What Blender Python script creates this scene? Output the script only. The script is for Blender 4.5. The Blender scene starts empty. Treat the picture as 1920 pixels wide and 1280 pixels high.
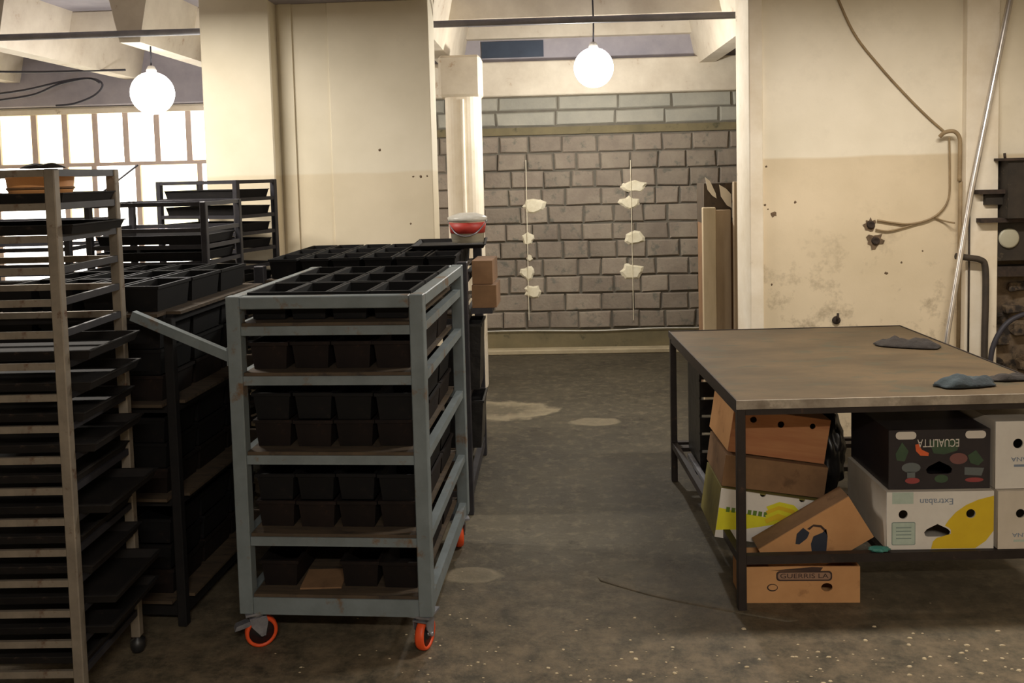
import bpy, bmesh, math, random
from mathutils import Matrix, Vector, Euler, noise

# ------------------------------------------------------------------ camera, world, light, exposure
S = bpy.context.scene
C = S.collection
PI = math.pi
FOC, CXP, CYP = 1650.0, 960.0, 434.0
cam_d = bpy.data.cameras.new('camera')
cam = bpy.data.objects.new('camera', cam_d); C.objects.link(cam)
cam_d.sensor_width = 36.0
cam_d.lens = FOC / 1920 * 36
cam_d.shift_y = -(640 - CYP) / 1920
cam_d.clip_start = 0.05
CAMR = Matrix.Rotation(math.radians(2.46), 3, 'Z') @ Matrix.Rotation(PI/2 - math.radians(3.8), 3, 'X') @ Matrix.Rotation(-0.025, 3, 'Z')
CAMP = Vector((0, 0, 1.7))
cam.matrix_world = Matrix.Translation(CAMP) @ CAMR.to_4x4()
S.camera = cam

W = bpy.data.worlds.new('world'); S.world = W; W.use_nodes = True
W.node_tree.nodes['Background'].inputs[0].default_value = (0.75, 0.85, 1.0, 1)
W.node_tree.nodes['Background'].inputs[1].default_value = 0.6

S.view_settings.view_transform = 'Standard'
S.view_settings.look = 'None'
S.view_settings.gamma = 1.0
S.view_settings.use_curve_mapping = False
S.view_settings.exposure = 0.1

def area(name, loc, rot, sx, sy, power, col):
    d = bpy.data.lights.new(name, 'AREA'); d.shape = 'RECTANGLE'; d.size = sx; d.size_y = sy
    d.energy = power; d.color = col
    o = bpy.data.objects.new(name, d); C.objects.link(o); o.location = loc; o.rotation_euler = rot
    return o
def bulb_light(name, loc, power, col, r):
    d = bpy.data.lights.new(name, 'POINT'); d.energy = power; d.color = col; d.shadow_soft_size = r
    o = bpy.data.objects.new(name, d); C.objects.link(o); o.location = loc
    return o
WARM = (1.0, 0.925, 0.82)
TUBES = [(-2.5, 4.25, 2.80), (1.7, 3.7, 2.80), (0.2, -0.9, 2.80)]
TUBE_POWER = [74, 60, 105]
for (x, y, z), p in zip(TUBES, TUBE_POWER):
    area('tube_light', (x, y, z - 0.06), (0, 0, 0), 1.15, 0.14, p, WARM)
LAMP_A = Vector((-2.80, 6.20, 2.37))
LAMP_B = Vector((0.36, 6.75, 2.52))
bulb_light('bulb_light', LAMP_A - Vector((0, 0.0, 0.25)), 38, (1.0, 0.96, 0.97), 0.05)
bulb_light('bulb_light', LAMP_B - Vector((0, 0.0, 0.25)), 70, (1.0, 0.96, 0.88), 0.05)

# ------------------------------------------------------------------ helpers
rnd = random.Random(7)
def at(px, py, Y):
    d = CAMR @ Vector(((px - CXP) / FOC, -(py - CYP) / FOC, -1))
    return CAMP + d * (Y / d.y)

def link(name, me, mat=None, parent=None, mw=None):
    o = bpy.data.objects.new(name, me); C.objects.link(o)
    if mat is not None and me is not None and not me.materials: me.materials.append(mat)
    if parent is not None: o.parent = parent
    if mw is not None: o.matrix_local = mw
    return o
def empty(name, loc=(0, 0, 0), rz=0.0, rot=None):
    o = bpy.data.objects.new(name, None); C.objects.link(o)
    o.empty_display_size = 0.1; o.location = loc
    o.rotation_euler = rot if rot is not None else (0, 0, rz)
    return o
def tag(o, label, cat, group=None, kind=None):
    o['label'] = label; o['category'] = cat
    if group: o['group'] = group
    if kind: o['kind'] = kind
    return o
def struct(o, label=None):
    o['kind'] = 'structure'
    if label: o['label'] = label
    return o

class MB:
    def __init__(s): s.bm = bmesh.new()
    def box(s, x0, y0, z0, x1, y1, z1, m=None):
        v = [s.bm.verts.new((x, y, z)) for z in (z0, z1) for y in (y0, y1) for x in (x0, x1)]
        if m is not None:
            for q in v: q.co = m @ q.co
        for f in ((0,2,3,1), (4,5,7,6), (0,1,5,4), (2,6,7,3), (0,4,6,2), (1,3,7,5)):
            s.bm.faces.new([v[i] for i in f])
        return s
    def bar(s, a, b, w, h=None):
        a, b = Vector(a), Vector(b); h = h or w
        d = (b - a); L = d.length; q = d.to_track_quat('Y', 'Z')
        m = Matrix.Translation(a) @ q.to_matrix().to_4x4()
        return s.box(-w/2, 0, -h/2, w/2, L, h/2, m)
    def tube(s, pts, r, n=8, cap=True):
        pts = [Vector(p) for p in pts]
        rr = r if isinstance(r, (list, tuple)) else [r] * len(pts)
        rings = []; up = None
        for i, p in enumerate(pts):
            t = (pts[min(i+1, len(pts)-1)] - pts[max(i-1, 0)]).normalized()
            if up is None:
                up = Vector((0, 0, 1)) if abs(t.z) < 0.9 else Vector((1, 0, 0))
            u = (up - t * up.dot(t)).normalized(); up = u; w = t.cross(u)
            rings.append([s.bm.verts.new(p + (u * math.cos(2*PI*k/n) + w * math.sin(2*PI*k/n)) * rr[i]) for k in range(n)])
        for a, b in zip(rings, rings[1:]):
            for k in range(n):
                f = s.bm.faces.new((a[k], a[(k+1) % n], b[(k+1) % n], b[k])); f.smooth = n > 5
        if cap:
            s.bm.faces.new(rings[0][::-1]); s.bm.faces.new(rings[-1])
        return s
    def lathe(s, prof, n=24, m=None, close=False):
        rings = []
        for r, z in prof:
            rings.append([s.bm.verts.new((r*math.cos(2*PI*k/n), r*math.sin(2*PI*k/n), z)) for k in range(n)])
        if m is not None:
            for R in rings:
                for v in R: v.co = m @ v.co
        seq = list(zip(rings, rings[1:]))
        if close: seq.append((rings[-1], rings[0]))
        for a, b in seq:
            for k in range(n):
                f = s.bm.faces.new((a[k], a[(k+1) % n], b[(k+1) % n], b[k])); f.smooth = True
        if not close:
            if prof[0][0] > 1e-4: s.bm.faces.new(rings[0][::-1])
            if prof[-1][0] > 1e-4: s.bm.faces.new(rings[-1])
        return s
    def prism(s, pts, t, m=None):              # polygon in local XZ, thickness t toward -Y
        a = [s.bm.verts.new((x, 0, z)) for x, z in pts]; b = [s.bm.verts.new((x, -t, z)) for x, z in pts]
        if m is not None:
            for v in a + b: v.co = m @ v.co
        n = len(pts)
        s.bm.faces.new(a[::-1]); s.bm.faces.new(b)
        for k in range(n):
            s.bm.faces.new((a[k], a[(k+1) % n], b[(k+1) % n], b[k]))
        return s
    def mesh(s, name, mat, bevel=0):
        if bevel:
            bmesh.ops.bevel(s.bm, geom=list(s.bm.edges), offset=bevel, segments=1, affect='EDGES')
        bmesh.ops.recalc_face_normals(s.bm, faces=s.bm.faces)
        me = bpy.data.meshes.new(name); s.bm.to_mesh(me); s.bm.free()
        me.materials.append(mat)
        return me
    def build(s, name, mat, parent=None, bevel=0):
        return link(name, s.mesh(name, mat, bevel), None, parent)

def smooth_pts(pts, n=8):
    pts = [Vector(p) for p in pts]; out = []
    P = [pts[0]] + pts + [pts[-1]]
    for i in range(1, len(P) - 2):
        for k in range(n):
            t = k / n; a, b, c, d = P[i-1], P[i], P[i+1], P[i+2]
            out.append(0.5 * ((2*b) + (c - a)*t + (2*a - 5*b + 4*c - d)*t*t + (3*b - a - 3*c + d)*t**3))
    out.append(pts[-1])
    return out

def rrect(x0, z0, x1, z1, r, n=5):
    out = []
    for cx, cz, a0 in ((x1 - r, z0 + r, -PI/2), (x1 - r, z1 - r, 0), (x0 + r, z1 - r, PI/2), (x0 + r, z0 + r, PI)):
        out += [(cx + r*math.cos(a0 + PI/2*k/n), cz + r*math.sin(a0 + PI/2*k/n)) for k in range(n + 1)]
    return out

# ------------------------------------------------------------------ materials
def lin(r, g, b):
    f = lambda c: (c/255/12.92) if c/255 <= 0.04045 else ((c/255 + 0.055)/1.055)**2.4
    return (f(r), f(g), f(b), 1)
def mat(name, c1, c2=None, scale=6.0, rough=0.7, metal=0.0, bump=0.0, bscale=None, c3=None, c3scale=25.0, c3amt=0.58, rand=0.0, stretch=None, spec=0.5):
    m = bpy.data.materials.new(name); m.use_nodes = True
    N = m.node_tree.nodes; L = m.node_tree.links; B = N['Principled BSDF']
    B.inputs['Roughness'].default_value = rough; B.inputs['Metallic'].default_value = metal
    B.inputs['Specular IOR Level'].default_value = spec
    tc = N.new('ShaderNodeTexCoord'); vec = tc.outputs['Object']
    if stretch:
        mp = N.new('ShaderNodeMapping'); mp.inputs['Scale'].default_value = stretch; L.new(vec, mp.inputs[0]); vec = mp.outputs[0]
    col = None
    if c2:
        n = N.new('ShaderNodeTexNoise'); n.inputs['Scale'].default_value = scale; n.inputs['Detail'].default_value = 6; n.inputs['Roughness'].default_value = 0.65
        L.new(vec, n.inputs['Vector'])
        r = N.new('ShaderNodeValToRGB'); r.color_ramp.elements[0].position = 0.35; r.color_ramp.elements[1].position = 0.68
        r.color_ramp.elements[0].color = lin(*c1); r.color_ramp.elements[1].color = lin(*c2)
        L.new(n.outputs[0], r.inputs[0]); col = r.outputs[0]
    if c3:
        n3 = N.new('ShaderNodeTexNoise'); n3.inputs['Scale'].default_value = c3scale; n3.inputs['Detail'].default_value = 5
        n3.inputs['Roughness'].default_value = 0.7
        L.new(vec, n3.inputs['Vector'])
        r3 = N.new('ShaderNodeValToRGB'); r3.color_ramp.elements[0].position = c3amt; r3.color_ramp.elements[1].position = c3amt + 0.1
        L.new(n3.outputs[0], r3.inputs[0])
        mx = N.new('ShaderNodeMixRGB'); L.new(r3.outputs[0], mx.inputs[0])
        if col: L.new(col, mx.inputs[1])
        else: mx.inputs[1].default_value = lin(*c1)
        mx.inputs[2].default_value = lin(*c3); col = mx.outputs[0]
    if rand:
        oi = N.new('ShaderNodeObjectInfo'); mr = N.new('ShaderNodeMapRange')
        mr.inputs[3].default_value = 1 - rand; mr.inputs[4].default_value = 1 + rand
        L.new(oi.outputs['Random'], mr.inputs[0])
        mm = N.new('ShaderNodeMixRGB'); mm.blend_type = 'MULTIPLY'; mm.inputs[0].default_value = 1
        if col: L.new(col, mm.inputs[1])
        else: mm.inputs[1].default_value = lin(*c1)
        L.new(mr.outputs[0], mm.inputs[2]); col = mm.outputs[0]
    if col: L.new(col, B.inputs['Base Color'])
    else: B.inputs['Base Color'].default_value = lin(*c1)
    if bump:
        nb = N.new('ShaderNodeTexNoise'); nb.inputs['Scale'].default_value = bscale or scale*6; nb.inputs['Detail'].default_value = 5
        L.new(vec, nb.inputs['Vector'])
        bp = N.new('ShaderNodeBump'); bp.inputs['Strength'].default_value = bump; bp.inputs['Distance'].default_value = 0.01
        L.new(nb.outputs[0], bp.inputs['Height']); L.new(bp.outputs[0], B.inputs['Normal'])
    return m
def emis(name, rgb, strength):
    m = bpy.data.materials.new(name); m.use_nodes = True
    N = m.node_tree.nodes; B = N['Principled BSDF']
    B.inputs['Base Color'].default_value = lin(*rgb)
    B.inputs['Emission Color'].default_value = lin(*rgb); B.inputs['Emission Strength'].default_value = strength
    return m

def wall_paint(name, up, low, line, grime, tilt=0.0, grime_amt=0.6):
    """two-coat oil paint: pale above the dado line, yellower and dirtier below it"""
    m = bpy.data.materials.new(name); m.use_nodes = True
    N = m.node_tree.nodes; L = m.node_tree.links; B = N['Principled BSDF']; B.inputs['Roughness'].default_value = 0.6
    B.inputs['Specular IOR Level'].default_value = 0.25
    g = N.new('ShaderNodeNewGeometry'); sp = N.new('ShaderNodeSeparateXYZ'); L.new(g.outputs['Position'], sp.inputs[0])
    wob = N.new('ShaderNodeTexNoise'); wob.inputs['Scale'].default_value = 1.5; L.new(g.outputs['Position'], wob.inputs['Vector'])
    ma = N.new('ShaderNodeMath'); ma.operation = 'MULTIPLY_ADD'; ma.inputs[1].default_value = 0.05; L.new(wob.outputs[0], ma.inputs[0]); L.new(sp.outputs[2], ma.inputs[2])
    mr = N.new('ShaderNodeMapRange'); mr.inputs[1].default_value = line + 0.02; mr.inputs[2].default_value = line + 0.035; L.new(ma.outputs[0], mr.inputs[0])
    mx = N.new('ShaderNodeMixRGB'); mx.inputs[1].default_value = lin(*low); mx.inputs[2].default_value = lin(*up); L.new(mr.outputs[0], mx.inputs[0])
    # cloudy variation
    n1 = N.new('ShaderNodeTexNoise'); n1.inputs['Scale'].default_value = 1.7; n1.inputs['Detail'].default_value = 7; L.new(g.outputs['Position'], n1.inputs['Vector'])
    r1 = N.new('ShaderNodeValToRGB'); r1.color_ramp.elements[0].position = 0.3; r1.color_ramp.elements[1].position = 0.7
    r1.color_ramp.elements[0].color = (0.80, 0.77, 0.70, 1); r1.color_ramp.elements[1].color = (1.08, 1.06, 1.04, 1)
    L.new(n1.outputs[0], r1.inputs[0])
    mm = N.new('ShaderNodeMixRGB'); mm.blend_type = 'MULTIPLY'; mm.inputs[0].default_value = 0.7; L.new(mx.outputs[0], mm.inputs[1]); L.new(r1.outputs[0], mm.inputs[2])
    # grime patches, more of them on the lower coat
    n2 = N.new('ShaderNodeTexNoise'); n2.inputs['Scale'].default_value = 3.3; n2.inputs['Detail'].default_value = 6; n2.inputs['Roughness'].default_value = 0.72; L.new(g.outputs['Position'], n2.inputs['Vector'])
    r2 = N.new('ShaderNodeValToRGB'); r2.color_ramp.elements[0].position = grime_amt; r2.color_ramp.elements[1].position = grime_amt + 0.16; L.new(n2.outputs[0], r2.inputs[0])
    lo = N.new('ShaderNodeMapRange'); lo.inputs[1].default_value = 1.5; lo.inputs[2].default_value = 0.6; lo.inputs[3].default_value = 0.08; lo.inputs[4].default_value = 0.85; L.new(sp.outputs[2], lo.inputs[0])
    mu = N.new('ShaderNodeMath'); mu.operation = 'MULTIPLY'; L.new(r2.outputs[0], mu.inputs[0]); L.new(lo.outputs[0], mu.inputs[1])
    mg = N.new('ShaderNodeMixRGB'); L.new(mu.outputs[0], mg.inputs[0]); L.new(mm.outputs[0], mg.inputs[1]); mg.inputs[2].default_value = lin(*grime)
    L.new(mg.outputs[0], B.inputs['Base Color'])
    bp = N.new('ShaderNodeBump'); bp.inputs['Strength'].default_value = 0.12; bp.inputs['Distance'].default_value = 0.02
    L.new(n2.outputs[0], bp.inputs['Height']); L.new(bp.outputs[0], B.inputs['Normal'])
    return m

def floor_mat():
    m = bpy.data.materials.new('wet_concrete'); m.use_nodes = True
    N = m.node_tree.nodes; L = m.node_tree.links; B = N['Principled BSDF']
    g = N.new('ShaderNodeNewGeometry'); P = g.outputs['Position']
    def nz(scale, det=8, ro=0.65):
        n = N.new('ShaderNodeTexNoise'); n.inputs['Scale'].default_value = scale; n.inputs['Detail'].default_value = det; n.inputs['Roughness'].default_value = ro
        L.new(P, n.inputs['Vector']); return n.outputs[0]
    def ramp(src, a, b, ca=(0,0,0,1), cb=(1,1,1,1)):
        r = N.new('ShaderNodeValToRGB'); r.color_ramp.elements[0].position = a; r.color_ramp.elements[1].position = b
        r.color_ramp.elements[0].color = ca; r.color_ramp.elements[1].color = cb; L.new(src, r.inputs[0]); return r.outputs[0]
    def mix(f, a, b):
        x = N.new('ShaderNodeMixRGB')
        if isinstance(f, float): x.inputs[0].default_value = f
        else: L.new(f, x.inputs[0])
        L.new(a, x.inputs[1])
        if isinstance(b, tuple): x.inputs[2].default_value = b
        else: L.new(b, x.inputs[2])
        return x.outputs[0]
    base = ramp(nz(1.6), 0.3, 0.7, lin(60, 55, 45), lin(84, 77, 62))
    base = mix(ramp(nz(14, 9, 0.75), 0.5, 0.72), base, lin(112, 101, 82))
    base = mix(ramp(nz(5.5, 9, 0.8), 0.56, 0.66), base, lin(52, 46, 36))
    # dusty mottling in the foreground, with its brown lit tone put into the colour
    sp = N.new('ShaderNodeSeparateXYZ'); L.new(P, sp.inputs[0])
    mr = N.new('ShaderNodeMapRange'); mr.inputs[1].default_value = 3.9; mr.inputs[2].default_value = 2.9; L.new(sp.outputs[1], mr.inputs[0])
    du = N.new('ShaderNodeMath'); du.operation = 'MULTIPLY'; L.new(mr.outputs[0], du.inputs[0]); L.new(ramp(nz(9, 10, 0.8), 0.4, 0.66), du.inputs[1])
    base = mix(du.outputs[0], base, lin(128, 112, 90))
    # dried flour stains
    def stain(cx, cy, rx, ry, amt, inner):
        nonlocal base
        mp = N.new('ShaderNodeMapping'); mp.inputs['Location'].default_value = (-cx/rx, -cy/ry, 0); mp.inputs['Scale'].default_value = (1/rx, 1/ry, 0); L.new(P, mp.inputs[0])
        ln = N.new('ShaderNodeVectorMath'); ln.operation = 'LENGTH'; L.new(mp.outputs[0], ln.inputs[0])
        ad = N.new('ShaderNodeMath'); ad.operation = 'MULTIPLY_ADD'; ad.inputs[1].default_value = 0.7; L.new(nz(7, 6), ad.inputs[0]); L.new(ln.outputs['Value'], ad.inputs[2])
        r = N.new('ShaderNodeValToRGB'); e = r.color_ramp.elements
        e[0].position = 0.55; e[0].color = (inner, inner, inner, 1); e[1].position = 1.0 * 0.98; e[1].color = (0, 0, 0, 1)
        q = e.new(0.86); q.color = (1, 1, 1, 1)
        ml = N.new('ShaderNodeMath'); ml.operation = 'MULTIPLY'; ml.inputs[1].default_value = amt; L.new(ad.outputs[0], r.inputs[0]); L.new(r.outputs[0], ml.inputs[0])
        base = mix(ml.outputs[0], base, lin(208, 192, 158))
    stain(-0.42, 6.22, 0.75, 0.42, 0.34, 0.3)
    stain(0.28, 5.9, 0.3, 0.16, 0.24, 0.9)
    stain(-0.36, 3.62, 0.2, 0.13, 0.2, 0.6)
    L.new(base, B.inputs['Base Color'])
    rr = N.new('ShaderNodeMapRange'); rr.inputs[3].default_value = 0.42; rr.inputs[4].default_value = 0.8; L.new(nz(2.2), rr.inputs[0]); L.new(rr.outputs[0], B.inputs['Roughness'])
    B.inputs['Specular IOR Level'].default_value = 0.35
    bp = N.new('ShaderNodeBump'); bp.inputs['Strength'].default_value = 0.5; bp.inputs['Distance'].default_value = 0.012
    L.new(nz(16, 9, 0.75), bp.inputs['Height']); L.new(bp.outputs[0], B.inputs['Normal'])
    return m

M = {}
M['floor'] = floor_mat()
M['wall'] = wall_paint('cream_oil_paint', (238, 230, 212), (220, 205, 178), 1.745, (92, 74, 50), grime_amt=0.53)
M['wallL'] = wall_paint('cream_oil_paint_clean', (236, 229, 210), (228, 217, 193), 1.72, (150, 130, 100), grime_amt=0.62)
M['plaster'] = mat('white_plaster', (240, 230, 212), (222, 208, 184), 3, 0.75, bump=0.1, c3=(150, 128, 98), c3scale=6, c3amt=0.66)
M['beam'] = mat('limewashed_concrete', (216, 206, 188), (192, 180, 162), 2.5, 0.8, bump=0.15, c3=(168, 140, 112), c3scale=5, c3amt=0.62)
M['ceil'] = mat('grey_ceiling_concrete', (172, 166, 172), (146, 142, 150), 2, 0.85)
M['mortar'] = mat('dark_mortar', (98, 93, 84), (116, 110, 98), 8, 0.9, bump=0.4)
M['block'] = mat('tuff_block', (134, 122, 110), (152, 141, 126), 5, 0.9, bump=0.5, bscale=40, c3=(114, 110, 100), c3scale=9, c3amt=0.56, rand=0.14)
M['blocku'] = mat('grey_block', (150, 148, 138), (166, 162, 150), 4, 0.9, bump=0.35, bscale=40, rand=0.08)
M['dab'] = mat('pale_dab', (240, 232, 208), (222, 212, 184), 20, 0.85)
M['plinth'] = mat('damp_render', (104, 96, 72), (128, 116, 86), 3, 0.85, c3=(80, 78, 58), c3scale=8, bump=0.2)
M['ledge'] = mat('concrete_ledge', (166, 152, 124), (186, 172, 142), 5, 0.8)
M['black'] = mat('scorched_steel', (14, 13, 15), (24, 22, 22), 14, 0.7, 0.0, spec=0.3, c3=(48, 40, 34), c3scale=30, c3amt=0.66, rand=0.25)
M['tray'] = mat('sooty_tray', (22, 20, 20), (34, 30, 28), 9, 0.75, 0.0, spec=0.25, c3=(70, 58, 50), c3scale=14, c3amt=0.62, rand=0.2)
M['pan'] = mat('burnt_pan_steel', (6, 6, 8), (12, 11, 12), 10, 0.7, 0.0, c3=(30, 23, 21), c3scale=22, c3amt=0.64, rand=0.3, spec=0.25)
M['panr'] = mat('rusty_pan_steel', (18, 13, 12), (29, 21, 18), 9, 0.75, 0.0, spec=0.2, c3=(48, 34, 27), c3scale=18, c3amt=0.6, rand=0.3)
M['rack'] = mat('grey_rack_steel', (142, 132, 118), (112, 103, 92), 7, 0.55, 0.25, c3=(92, 62, 44), c3scale=16, c3amt=0.58)
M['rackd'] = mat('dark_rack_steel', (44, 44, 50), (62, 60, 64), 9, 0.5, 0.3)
M['blue'] = mat('blue_grey_enamel', (116, 125, 128), (98, 106, 108), 6, 0.5, 0.0, c3=(104, 84, 66), c3scale=9, c3amt=0.57, spec=0.4)
M['board'] = mat('grimy_plywood', (80, 65, 48), (56, 46, 35), 6, 0.8, c3=(42, 34, 28), c3scale=9, c3amt=0.55, stretch=(1, 6, 1))
M['orange'] = mat('orange_rubber', (226, 84, 34), (206, 70, 30), 12, 0.5)
M['hub'] = mat('black_hub', (28, 28, 30), rough=0.45)
M['zinc'] = mat('zinc_steel', (158, 158, 164), (120, 120, 128), 18, 0.4, 0.6)
M['chrome'] = mat('bright_aluminium', (224, 220, 216), (196, 190, 184), 8, 0.28, 0.85)
M['tabletop'] = mat('greasy_table_sheet', (92, 76, 55), (68, 57, 42), 2.2, 0.6, 0.0, spec=0.3, c3=(72, 67, 52), c3scale=5, c3amt=0.54, bump=0.06, stretch=(1, 2.2, 1))
M['tableedge'] = mat('scraped_edge_steel', (196, 186, 172), (104, 92, 80), 4, 0.45, 0.3, c3=(196, 186, 172), c3scale=7, c3amt=0.56)
M['tleg'] = mat('brown_black_steel', (52, 44, 42), (36, 30, 28), 8, 0.5, 0.2, c3=(84, 62, 50), c3scale=18, c3amt=0.62)
M['card'] = mat('brown_cardboard', (204, 154, 104), (190, 140, 92), 5, 0.85, c3=(168, 122, 80), c3scale=7, c3amt=0.62)
M['cardd'] = mat('dull_cardboard', (140, 106, 74), (112, 84, 58), 4, 0.85, c3=(100, 74, 50), c3scale=6, c3amt=0.6)
M['cardr'] = mat('reddish_cardboard', (158, 100, 66), (182, 130, 86), 4, 0.85, stretch=(0.4, 0.4, 5))
M['white'] = mat('white_carton', (226, 222, 214), (214, 208, 200), 6, 0.7)
M['whiteb'] = mat('cream_carton', (214, 204, 190), (198, 188, 172), 5, 0.75)
M['blackc'] = mat('black_printed_carton', (38, 34, 38), (50, 44, 48), 5, 0.45)
M['inkb'] = mat('navy_ink', (42, 48, 62), rough=0.7)
M['inkd'] = mat('dark_brown_ink', (62, 44, 38), rough=0.7)
M['inkl'] = mat('pale_ink', (150, 118, 96), rough=0.7)
M['yellow'] = mat('yellow_ink', (226, 194, 38), (216, 182, 34), 6, 0.65)
M['lemon'] = mat('lemon_ink', (228, 224, 44), (214, 206, 40), 8, 0.65)
M['olive'] = mat('olive_carton_side', (132, 122, 62), (104, 96, 50), 6, 0.8)
M['green'] = mat('green_ink', (96, 128, 40), rough=0.7)
M['mint'] = mat('pale_green_ink', (186, 200, 188), (172, 188, 176), 30, 0.7)
M['greyink'] = mat('grey_green_ink', (128, 146, 140), rough=0.7)
M['bluegrey'] = mat('blue_grey_ink', (126, 138, 156), rough=0.7)
M['lettw'] = mat('white_ink', (214, 206, 196), rough=0.7)
M['orangei'] = mat('orange_ink', (224, 104, 56), (206, 84, 44), 12, 0.6)
M['redi'] = mat('dull_red_ink', (150, 66, 66), rough=0.6)
M['pinki'] = mat('pink_brown_ink', (120, 78, 74), rough=0.6)
M['dgreen'] = mat('dark_green_ink', (52, 74, 56), (66, 88, 62), 12, 0.6)
M['grey'] = mat('grey_ink', (100, 106, 106), rough=0.6)
M['bag'] = mat('black_plastic', (18, 17, 18), (28, 26, 26), 6, 0.38, bump=0.5, bscale=14)
M['rag'] = mat('dark_rag', (52, 46, 42), (36, 32, 30), 12, 0.95, bump=0.5, bscale=60)
M['ragb'] = mat('blue_grey_rag', (58, 68, 72), (36, 40, 44), 10, 0.95, bump=0.5, bscale=60)
M['teal'] = mat('teal_plastic', (60, 128, 118), rough=0.5)
M['cable'] = mat('beige_cable', (158, 136, 102), (132, 112, 84), 10, 0.7)
M['cabled'] = mat('black_cable', (46, 44, 52), rough=0.6)
M['hose'] = mat('dark_pipe', (70, 60, 50), (48, 42, 38), 9, 0.6)
M['soot'] = mat('soot', (44, 36, 32), (70, 56, 46), 30, 0.95)
M['sootl'] = mat('soot_smear', (120, 100, 78), (86, 70, 54), 30, 0.95)
M['steelp'] = mat('painted_pipe', (136, 132, 134), (112, 110, 116), 6, 0.6)
M['stone'] = mat('crumbling_stone', (126, 108, 86), (88, 74, 60), 6, 0.95, bump=0.9, bscale=18, c3=(46, 40, 36), c3scale=5, c3amt=0.52)
M['mach'] = mat('sooty_machine', (62, 54, 46), (40, 36, 32), 7, 0.7, 0.2, c3=(96, 84, 70), c3scale=14, c3amt=0.62)
M['dial'] = mat('dial_face', (176, 172, 152), rough=0.4)
M['bucket'] = mat('white_bucket', (226, 218, 196), rough=0.4)
M['red'] = mat('red_label', (184, 62, 52), (172, 54, 46), 10, 0.5)
M['film'] = mat('clear_film', (216, 214, 206), (196, 192, 180), 20, 0.35)
M['sheet'] = mat('pale_fibreboard', (196, 178, 148), (178, 160, 130), 3, 0.85, stretch=(3, 3, 0.6))
M['sheet2'] = mat('brown_fibreboard', (172, 152, 126), (154, 134, 108), 3, 0.85, stretch=(3, 3, 0.6))
M['paper'] = mat('paper', (224, 212, 190), rough=0.8)
M['navyhole'] = mat('dark_vent_sheet', (54, 66, 84), (44, 54, 72), 5, 0.5)
M['tub'] = mat('orange_tan_tub', (234, 172, 112), (222, 154, 94), 9, 0.6)
M['frame'] = mat('window_frame', (214, 196, 186), (198, 178, 168), 6, 0.7)  # colour lightened to carry the haze of the overexposed window
M['pane'] = emis('daylit_frosted_pane', (255, 251, 240), 5.0)
M['paney'] = emis('daylit_yellow_pane', (255, 249, 205), 2.2)
M['bulb'] = emis('glowing_bulb', (255, 252, 244), 14)
M['tube'] = emis('glowing_tube', (255, 238, 208), 4)
M['flour'] = mat('dough_crumbs', (206, 190, 160), (176, 158, 126), 30, 0.9)

# ------------------------------------------------------------------ the setting
XL, XR, YB, YF = -6.2, 3.4, -3.0, 8.45
Z1, Z2 = 2.92, 3.05
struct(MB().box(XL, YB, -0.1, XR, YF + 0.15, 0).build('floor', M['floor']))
struct(MB().box(XL, YB, Z1, XR, 5.45, Z2 + 0.1).build('ceiling', M['ceil']), 'flat grey ceiling above the trolleys')
o = MB().box(XL, 5.45, Z2, XR, YF + 0.15, Z2 + 0.1).build('ceiling_far', M['ceil'])
struct(o, 'ribbed concrete ceiling of the far room')
struct(MB().box(XL - 0.1, YB, 0, XL, YF + 0.1, Z2).build('wall_left', M['wall']))
struct(MB().box(XR, YB, 0, XR + 0.1, YF + 0.1, Z2).build('wall_right', M['wall']))
struct(MB().box(XL, YB - 0.1, 0, XR, YB, Z1).build('wall_back', M['wall']))

# partition: pier, recessed bay, jamb, right wall
YP = 5.45
MX = lambda px, Y=YP: at(px, 300, Y).x
p0, p1 = -2.145, -1.705
struct(MB().box(p0, YP, 0, p1, YP + 0.42, Z2).build('wall_pier', M['wallL'], bevel=0.008), 'cream painted pier beside the recessed bay')
bay = MB(); bay.box(p1, YP + 0.14, 0, -0.735, YP + 0.40, Z2); struct(bay.build('wall_bay', M['wallL']), 'cream recessed wall bay behind the pan trolleys')
# shallow second plane inside the bay
struct(MB().box(p1 + 0.02, YP + 0.125, 0, p1 + 0.10, YP + 0.14, 2.80).build('trim_1', M['wallL']), 'narrow raised plaster strip in the wall bay')
struct(MB().box(-1.375, YP + 0.124, 0, -0.735, YP + 0.14, 2.80).build('trim_22', M['wallL'], bevel=0.003), 'slightly raised panel of the wall bay')
struct(MB().box(p1, YP - 0.0, 2.80, -0.735, YP + 0.14, Z2).build('trim_2', M['ceil']), 'lintel above the recessed bay')
jx0, jx1 = 1.222, 1.305
struct(MB().box(jx0, YP - 0.03, 0, jx1, YP + 0.34, Z2).build('trim_3', M['plaster'], bevel=0.006), 'bright plastered jamb strip of the opening')
struct(MB().box(jx1, YP, 0, 2.50, YP + 0.3, Z2).build('wall_east', M['wall']), 'dirty cream wall behind the table')
struct(MB().box(2.50, YP - 0.06, 0, 2.69, YP + 0.3, Z2).build('trim_4', M['plaster'], bevel=0.005), 'plastered pilaster carrying pipes')
struct(MB().box(2.69, YP + 0.10, 0, XR, YP + 0.3, Z2).build('wall_niche', M['stone']), 'crumbling stone wall at the right edge')
struct(MB().box(2.69, YP, 1.62, XR, YP + 0.1, Z2).build('wall_niche_upper', M['wall']), 'cream plaster above the crumbling stone')

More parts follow.
